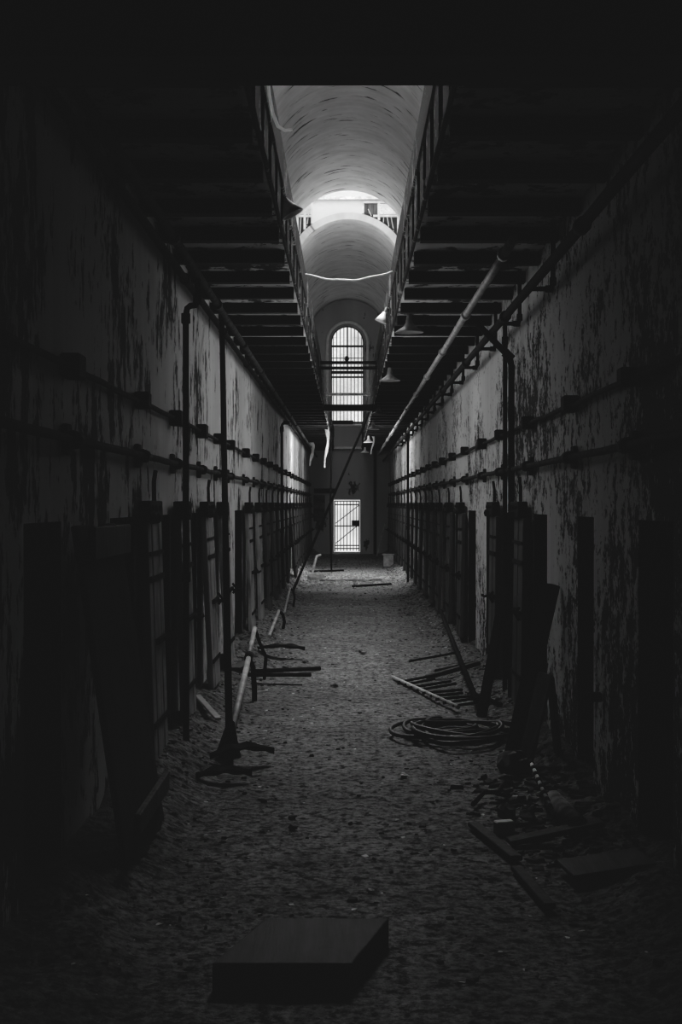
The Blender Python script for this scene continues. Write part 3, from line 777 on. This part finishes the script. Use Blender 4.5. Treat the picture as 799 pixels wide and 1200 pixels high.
# old door leaning at near left
t = thing('plank_panel', 'old panel of dark planks leaning at the near left wall', 'panel', (-0.97, 6.55, 0.0))
z0 = floor_z(-0.97, 6.55)
tp = Vector((-0.235, 0.0, 1.6))
for i in range(5):
    y = -0.42+0.2*i
    mb = MB(); mb.bar((0.0+0.012*(i%2), y, z0+0.0), (tp.x+0.012*(i%2), y+0.04, tp.z-0.03*(i%3)), 0.185, 0.03, 0.006); mb.build('plank', M['woodm'], t)
mb = MB(); mb.bar((tp.x+0.07, -0.5, 1.52), (tp.x+0.07, 0.5, 1.52), 0.035, 0.15, 0.006); mb.build('batten', M['woodm'], t)
mb = MB(); mb.bar((0.035, -0.5, 0.2+z0), (0.035, 0.5, 0.2+z0), 0.03, 0.1, 0.006); mb.build('batten', M['woodm'], t)

# stone slab / board box in the foreground
mb = MB()
tz = 0.10; f = [(-0.472,4.74),(0.015,4.74),(0.16,5.26),(-0.312,5.26)]
vs = [(x,y,-0.005) for x,y in f]+[(x,y,tz) for x,y in f]
mb.add(vs, [(3,2,1,0),(4,5,6,7),(0,1,5,4),(1,2,6,5),(2,3,7,6),(3,0,4,7)])
o = mb.build('low_platform', M['slab'], None, (-0.15,5.0,0)); bv = o.modifiers.new('b','BEVEL'); bv.width = 0.006; bv.segments = 2
tag(o, 'low flat wooden platform lying on the floor nearest the camera', 'platform')

# ------------------------------------------------------------------ right foreground debris
mb = MB(); mb.rock((0,0,0.07), 0.13, 0.12, 0.10, R); o = mb.build('rubble_lump', M['rubble']); o.location = (1.04, 8.5, floor_z(1.04,8.5)); tag(o, 'rounded lump of rubble in front of the trestle at right', 'rubble')
t = thing('twisted_rod', 'striped twisted rod lying in the right foreground rubble', 'rod', (1.08, 7.2, 0.05))
mb = MB(); mb.tube([(0,0,0.02),(0.0,0.85,0.13)], 0.013, 8); mb.build('core', M['pole'], t)
for i in range(8):
    u = 0.06+i*0.125; mb = MB(); mb.tube([(0,0.85*u,0.02+0.11*u),(0,0.85*u+0.045,0.026+0.11*u)], 0.017, 8); mb.build('wrap', M['iron'], t)
mb = MB(); mb.tube([(1.16,6.85,floor_z(1.16,6.85)+0.05),(1.13,7.5,floor_z(1.13,7.5)+0.07)], 0.05, 12, rr=[0.055,0.045]); tag(mb.build('broken_log', M['rubble'],None,(1.15,7.2,0)), 'pale broken log beside the striped rod at right', 'log')
for a, b, w, l in (((0.66,7.15),(0.80,6.45),0.06,'narrow dark board lying at the edge of the right foreground rubble'), ((0.80,6.78),(1.28,6.85),0.10,'dark board lying crosswise under the right foreground rubble'),
                   ((0.78,6.3),(0.84,5.65),0.05,'short dark batten nearest the camera at right')):
    mb = MB(); mb.bar((a[0],a[1],floor_z(*a)+0.025),(b[0],b[1],floor_z(*b)+0.03),w,0.025); tag(mb.build('floor_board', M['woodd'],None,(a[0],a[1],0)), l, 'board')
mb = MB(); mb.bar((0.98,6.15,floor_z(.98,6.15)+0.05),(1.36,6.2,floor_z(1.36,6.2)+0.03),0.28,0.02,0.004); tag(mb.build('flat_panel', M['slab'],None,(1.1,6.2,0)), 'flat grey panel lying at the foot of near right wall', 'panel')
mb = MB(); pts = [(0.70,7.6,floor_z(.7,7.6)+0.03),(0.78,7.8,floor_z(.78,7.8)+0.05),(0.86,7.75,0.06),(0.92,8.0,0.07),(0.98,8.05,0.04)]; mb.tube(pts, 0.013, 8); tag(mb.build('bent_strap', M['iron'],None,(0.8,7.8,0)), 'bent dark wire in the right foreground rubble', 'wire')
mb = MB(); mb.bbox(-0.05,0.05,-0.03,0.03,0,0.07); o = mb.build('loose_brick', M['cloth']); o.location=(0.81,7.05,floor_z(.81,7.05)); o.rotation_euler=(0,0,0.3); tag(o,'pale broken brick among the right foreground rubble','brick')
for i,(x,y,l) in enumerate(((0.86,7.35,'left of two rounded stones in the right foreground rubble'),(0.97,7.3,'right of two rounded stones in the right foreground rubble'))):
    mb = MB(); mb.rock((0,0,0.04),0.06,0.06,0.05,R); o = mb.build('rubble_stone', M['rubble']); o.location=(x,y,floor_z(x,y)); tag(o,l,'stone')
mb = MB(); mb.bar((1.415,7.62,0.62),(1.30,7.62,0.62),0.05,0.05); tag(mb.build('wall_peg', M['iron'],None,(1.4,7.62,0.62)), 'short dark peg on the right wall beside the black doorway', 'peg')

# far debris
def far_tube(pts, r, mat, name, label, cat): 
    mb = MB(); mb.tube(pts, r, 8); tag(mb.build(name, mat, None, pts[0]), label, cat)
far_tube([(-0.81,30.2,floor_z(-.81,30.2)+.02),(-0.77,30.5,0.2),(-0.74,30.8,0.35),(-0.70,31.0,0.50),(-0.62,31.2,0.52)],0.03,M['pole'],'bent_pipe','bent pale pipe standing out of the far rubble by left wall','pipe')
far_tube([(-0.6,29.5,floor_z(-.6,29.5)+.03),(0.75,29.7,floor_z(.75,29.7)+.03)],0.022,M['pole'],'floor_bar','pale rod lying across the bright far rubble','bar')
far_tube([(0.1,27.6,floor_z(.1,27.6)+.03),(0.9,28.1,floor_z(.9,28.1)+.04)],0.022,M['iron'],'floor_bar','dark rod lying in the far rubble by right wall','bar')
far_tube([(-0.9,33.0,floor_z(-.9,33)+.03),(-0.1,33.9,floor_z(-.1,33.9)+.03)],0.025,M['iron'],'floor_bar','dark rod on the floor behind the bent pipe','bar')
mb = MB(); mb.rock((0,0,0.1),0.22,0.2,0.13,R); o = mb.build('plaster_lump', M['cloth']); o.location=(-0.72,29.4,floor_z(-.72,29.4)); tag(o,'white plaster lump in the far rubble left of centre','plaster')
far_tube([(0.95,43.9,floor_z(.95,43.9)+.02),(1.24,44.6,1.05)],0.022,M['pole'],'leaning_stick','thin pale stick leaning at the right of the end wall','stick')
t = thing('wooden_crate', 'small pale wooden crate by the right wall near the end', 'crate', (1.1, 36.7, floor_z(1.1,36.7)))
mb = MB(); mb.bbox(-0.13,0.13,-0.13,0.13,0.01,0.31); mb.build('crate_body', M['pole'], t)
mb = MB(); mb.bbox(-0.16,0.16,-0.15,0.15,0.311,0.34); mb.build('crate_lid', M['pole'], t)
mb = MB(); mb.tube([(GL+0.05,33.6,ZG+0.03),(GL+0.06,33.6,2.4),(-0.43,33.6,1.5),(-0.39,33.6,floor_z(-.39,33.6)+0.01)],0.02,8); tag(mb.build('hanging_cable', M['iron'],None,(GL+.05,33.6,ZG)), 'dark cable hanging from the left walkway to the far floor', 'cable')
def strip(x, y, z0, z1, w, label):
    n = 10; vs=[]; fs=[]
    for i in range(n+1):
        u=i/n; z=z0+(z1-z0)*u; ww=w*(1-0.6*u)*(1+.25*math.sin(u*13))
        cx=x+0.04*math.sin(u*5); cy=y+0.05*math.sin(u*4+1)
        vs += [(cx-ww,cy,z),(cx+ww,cy+0.02,z),(cx+ww,cy+0.026,z),(cx-ww,cy+0.006,z)]
    for i in range(n):
        for j in range(4): fs.append((i*4+j,i*4+(j+1)%4,(i+1)*4+(j+1)%4,(i+1)*4+j))
    mb=MB(); mb.add(vs,fs,True); tag(mb.build('torn_strip',M['cloth'],None,(x,y,z0)),label,'torn strip')
strip(-0.50,32.4,ZG-0.01,2.55,0.045,'long pale torn strip hanging under the left walkway edge')
strip(-1.0,38.0,3.4,2.75,0.06,'short pale torn strip hanging from the far left pipes')
strip(0.66,36.0,ZG-0.01,3.0,0.03,'pale torn strip hanging beside the far right lamps')

# ------------------------------------------------------------------ lamps
def pendant(y, x, z, label, mat, d=0.27, drop=None):
    t = thing('pendant_lamp', label, 'lamp', (x, y, z), 'pendant lamps along the right walkway')
    r = d/2
    mb = MB(); prof = [(0.022,0.17),(0.03,0.13),(0.036,0.09),(0.06,0.055),(0.1*d/0.27,0.028),(r,0.006),(r,0.0),(r-0.006,0.002),(0.095*d/0.27,0.02),(0.05,0.045),(0.0,0.06)]
    mb.lathe(prof, 24); mb.build('lamp_shade', mat, t)
    mb = MB(); mb.lathe([(0.0,0.225),(0.02,0.225),(0.024,0.17),(0.0,0.17)], 12); mb.build('socket', M['iron'], t)
    top = ZG - z
    mb = MB(); mb.tube([(0,0,0.22),(-0.004,0.0,top*0.7+0.06),(-0.0,0.02,max(top-0.002,0.24))],0.008,6); mb.build('cord', M['iron'], t)
for (y, x, H, l) in ((12.8,0.58,1.60,'wide grey pendant lamp, nearest one under the right walkway'), (17.4,0.54,1.56,'bell shaped grey pendant lamp, second under the right walkway'),
                  (24.5,0.56,1.6,'grey pendant lamp, third under the right walkway beside the cross beam'), (29.2,0.55,1.58,'grey pendant lamp, fourth under the right walkway'),
                  (35.0,0.54,1.56,'pendant lamp, fifth under the right walkway'), (42.0,0.54,1.56,'pendant lamp, farthest under the right walkway')):
    pendant(y, x, EYE+H, l, M['shade'] if y < 33 else M['white'], 0.27)
def goose(loc, sgn, tilt, mat, label, d):
    t = thing('gooseneck_lamp', label, 'lamp', loc)
    mt = Matrix.Rotation(tilt, 4, 'Y')
    mb = MB(); mb.lathe([(0.02,0.13),(0.03,0.10),(0.05,0.06),(d/2,0.0),(d/2-0.006,0.0),(0.04,0.05),(0.0,0.06)], 20, mt); mb.build('lamp_shade', mat, t)
    p = mt @ Vector((0,0,0.13))
    mb = MB(); mb.tube([p, p+Vector((-sgn*0.02,0,0.05)), p+Vector((-sgn*0.06,0,0.07)), p+Vector((-sgn*0.1,0,0.03)), p+Vector((-sgn*0.115,0,-0.02))], 0.011, 8); mb.build('neck', M['iron'] if d > .2 else mat, t)
goose((GL+0.07, 9.75, EYE+2.06), 1, -0.5, M['shade'], 'dark tilted lamp fixed to the left railing high up', 0.17)
goose((GR-0.085, 16.7, EYE+2.22), -1, 0.4, M['white'], 'small white gooseneck lamp fixed to the right railing', 0.15)

# cables and cross ties between the galleries
mb = MB(); pts = []
for i in range(17):
    u=i/16; pts.append((GL+0.02+(GR-GL-0.04)*u, 14.2, EYE+2.38+0.03*u-0.075*math.sin(PI*u)+0.006*math.sin(u*19)))
mb.tube(pts,0.009,6); tag(mb.build('slack_wire', M['white'],None,pts[0]), 'slack pale wire strung across between the two railings', 'wire')
pts=[(-0.40,7.0,4.02),(-0.398,7.2,3.98),(-0.395,7.35,3.93),(-0.385,7.45,3.855),(-0.37,7.5,3.80),(-0.345,7.55,3.77),(-0.31,7.58,3.765)]
pts=[(GL+0.03,6.85,EYE+2.34)]+[(GL+0.05,7.0,EYE+2.2),(-0.405,7.1,EYE+2.12),(-0.39,7.15,EYE+2.04),(-0.365,7.2,EYE+1.985),(-0.33,7.22,EYE+1.97),(-0.29,7.22,EYE+1.975)]
mb=MB(); mb.tube(pts,0.009,8)
o=mb.build('loose_conduit', M['plastic'],None,pts[0]); tag(o,'curved white conduit end sticking out from the left railing','conduit')
mb=MB(); mb.tube([(-0.335+0.13,0,0),(-0.335+0.13,0,-0.1)],0.005,6); o2=mb.build('wire_tail',M['pole'],o); o2.location=(0,0.37,-0.36)
for y, z, h, nm, l in ((22.7,EYE+2.34,0.05,'tie_bar','upper thin tie bar across the gap before the arched window'), (22.7,EYE+2.25,0.05,'tie_bar','lower thin tie bar across the gap before the arched window'),
                   (29.0,EYE+2.32,0.05,'tie_bar','pale far tie bar across the lower part of the arched window')):
    mb=MB(); mb.bbox(GL-0.03,GR+0.03,y-0.02,y+0.02,z-h/2,z+h/2); tag(mb.build(nm, M['pole'] if y>28 else M['iron'],None,(0,y,z)),l,'tie bar')
mb=MB(); mb.bbox(GL,GR,25.93,26.07,EYE+1.76,EYE+1.88); tag(mb.build('cross_beam', M['iron'],None,(0,26,EYE+1.8)),'thick dark beam bridging the two walkways below the arched window','beam')
mb=MB(); mb.lathe([(0,0.09),(0.03,0.07),(0.04,0.03),(0.025,0),(0,0)],10); o=mb.build('knob',M['iron'],bpy.data.objects['tie_bar']); o.location=(-0.01,0,0.026)

# ------------------------------------------------------------------ scattered rubble
def scatter(name, n, mat, size, label, seed, flat=False, side=0.65):
    r = random.Random(seed); mb = MB()
    for i in range(n):
        u = r.random(); y = 4.8 + (u**1.35)*38
        if r.random() < side:
            d = abs(r.gauss(0, 0.32)); x = XL+0.06+d if r.random() < .5 else XR-0.06-d
        else: x = r.uniform(XL+0.05, XR-0.05)
        if not (XL+0.04 < x < XR-0.04): continue
        if y < 5.4 and -0.55 < x < 0.25: continue
        s = size*r.uniform(0.35, 1.0)*(1+0.8*(r.random()**6))*(1+0.012*y)
        l, w, h = s, s*r.uniform(.3,.9), (0.0015 if flat else s*r.uniform(.15,.5))
        mb.chip(Vector((x, y, floor_z(x,y)+h*0.6)), l, w, h, r.uniform(0, 2*PI), r)
    o = mb.build(name, mat); tag(o, label, 'rubble', None, 'stuff')
scatter('rubble_chips', 3000, M['chips'], 0.013, 'dark chips of rubble strewn over the dirt floor', 1)
scatter('paint_flakes', 520, M['flakes'], 0.012, 'small pale paint flakes strewn over the dirt floor', 2, True, 0.5)
def pile(n, mat, lab, y0, y1, xf, size, nm, seed):
    r = random.Random(seed)
    mb = MB()
    for i in range(n):
        y = r.uniform(y0,y1); x = xf(r); s = size*r.uniform(.4,1.1)
        mb.chip(Vector((x,y,floor_z(x,y)+s*.2)), s, s*r.uniform(.15,.6), s*r.uniform(.08,.3), r.uniform(0,2*PI), r)
    tag(mb.build(nm, mat), lab, 'rubble', None, 'stuff')
pile(420, M['flakes'], 'pale plaster rubble under the far skylight', 27.5, 33.5, lambda r: r.uniform(-1.15,1.3), 0.06, 'plaster_rubble', 5)
pile(260, M['chips'], 'dark rubble heaped in the right foreground', 6.2, 8.6, lambda r: min(1.37, 1.15+r.gauss(0,.18)), 0.045, 'rubble_heap', 6)
# individual fragments
rr = random.Random(11)
FR = [(0.35,8.45,.035,'cloth','lone white flake of plaster on the middle of the floor'), (0.10,5.95,.022,'cloth','small white scrap just beyond the low platform'),
      (-0.12,12.6,.05,'rubble','dark clod on the open floor near the two bars'), (-0.45,14.5,.045,'rubble','dark stone behind the two bars, nearer the middle'),
      (-0.62,13.9,.055,'rubble','dark stone behind the two bars, nearer the left bank'), (0.18,15.4,.06,'rubble','dark lump alone in the middle of the lit floor'),
      (-0.28,7.1,.03,'rubble','dark stone on the near floor left of centre'), (-0.3,7.35,.03,'rubble','dark clod just beyond the near floor stone'),
      (1.12,10.3,.06,'rubble','stone between the hose and the right wall'), (-1.0,18.9,.07,'rubble','stone on the left bank beyond the second pale pipe'), (0.95,20.5,.07,'rubble','stone on the right side of the dark floor band')]
for x,y,s,m,l in FR:
    mb=MB(); mb.rock((0,0,s*.45),s,s*.8,s*.55,rr); o=mb.build('plaster_fragment' if m=='cloth' else 'loose_stone',M[m]); o.location=(x,y,floor_z(x,y)); tag(o,l,'plaster' if m=='cloth' else 'stone')

# ------------------------------------------------------------------ camera
cam = bpy.data.cameras.new('camera'); co = bpy.data.objects.new('camera', cam); COL.objects.link(co)
cam.sensor_fit = 'VERTICAL'; cam.sensor_height = 36; cam.lens = 48; cam.clip_start = 0.05; cam.clip_end = 200
yaw = math.atan(7.5/1600); pitch = math.atan(10/1600)
co.location = (0, 0, EYE); co.rotation_euler = (PI/2 - pitch, 0, yaw)
sc.camera = co

# ------------------------------------------------------------------ light
def area(name, loc, rot, sx, sy, power):
    l = bpy.data.lights.new(name, 'AREA'); l.shape = 'RECTANGLE'; l.size = sx; l.size_y = sy; l.energy = power
    o = bpy.data.objects.new(name, l); COL.objects.link(o); o.location = loc; o.rotation_euler = rot; return o
def lamp(name, loc, power, rad=0.0):
    l = bpy.data.lights.new(name, 'POINT'); l.energy = power; l.shadow_soft_size = rad
    o = bpy.data.objects.new(name, l); COL.objects.link(o); o.location = loc
for y, p in ((10.8, 4), (12.6, 9), (15.0, 14), (17.5, 14), (20.5, 3), (28.0, 8), (31.0, 80), (34.5, 36), (39, 20)):  # added point fills with no fixture, brightening walls, floor and vault
    lamp('fill_light', (0.0, y, 2.9), p, 0.25)
lamp('fill_light', (0.0, 42.5, 5.0), 12, 0.25)
lamp('fill_light', (0.0, 31.2, 6.1), 105, 0.3)
lamp('fill_light', (0.0, 15.2, 6.2), 80, 0.3)
area('skylight_near', (VC, 14.85, ZTOP-0.05), (0,0,0), 2.5, 2.9, 650)
area('skylight_far', (VC, 31.5, ZTOP-0.05), (0,0,0), 2.5, 2.8, 35)
w = bpy.data.worlds.new('overcast'); sc.world = w; w.use_nodes = True
t = w.node_tree; bg = t.nodes['Background']
tc = N(t, 'ShaderNodeTexCoord'); nz = noise_n(t, tc.outputs['Generated'], 26.0, 5, 0.6)
t.links.new(ramp(t, nz, [(0.3, 0.55), (0.6, 0.9)]), bg.inputs[0]); bg.inputs[1].default_value = 1.0

# ------------------------------------------------------------------ view
vs = sc.view_settings
vs.view_transform = 'Standard'; vs.look = 'None'; vs.exposure = 0; vs.gamma = 1
vs.use_curve_mapping = True
cm = vs.curve_mapping
c = cm.curves[3]
c.points[0].location = (0.0, 0.0072); c.points[-1].location = (1.0, 1.0)
for p in ((0.006, 0.0090), (0.012, 0.0130), (0.02, 0.0205), (0.03, 0.0325), (0.07, 0.080), (0.25, 0.30)): c.points.new(*p)
cm.update()
sc.cycles.max_bounces = 10; sc.cycles.diffuse_bounces = 6; sc.cycles.use_denoising = True
sc.cycles.sample_clamp_indirect = 4.0
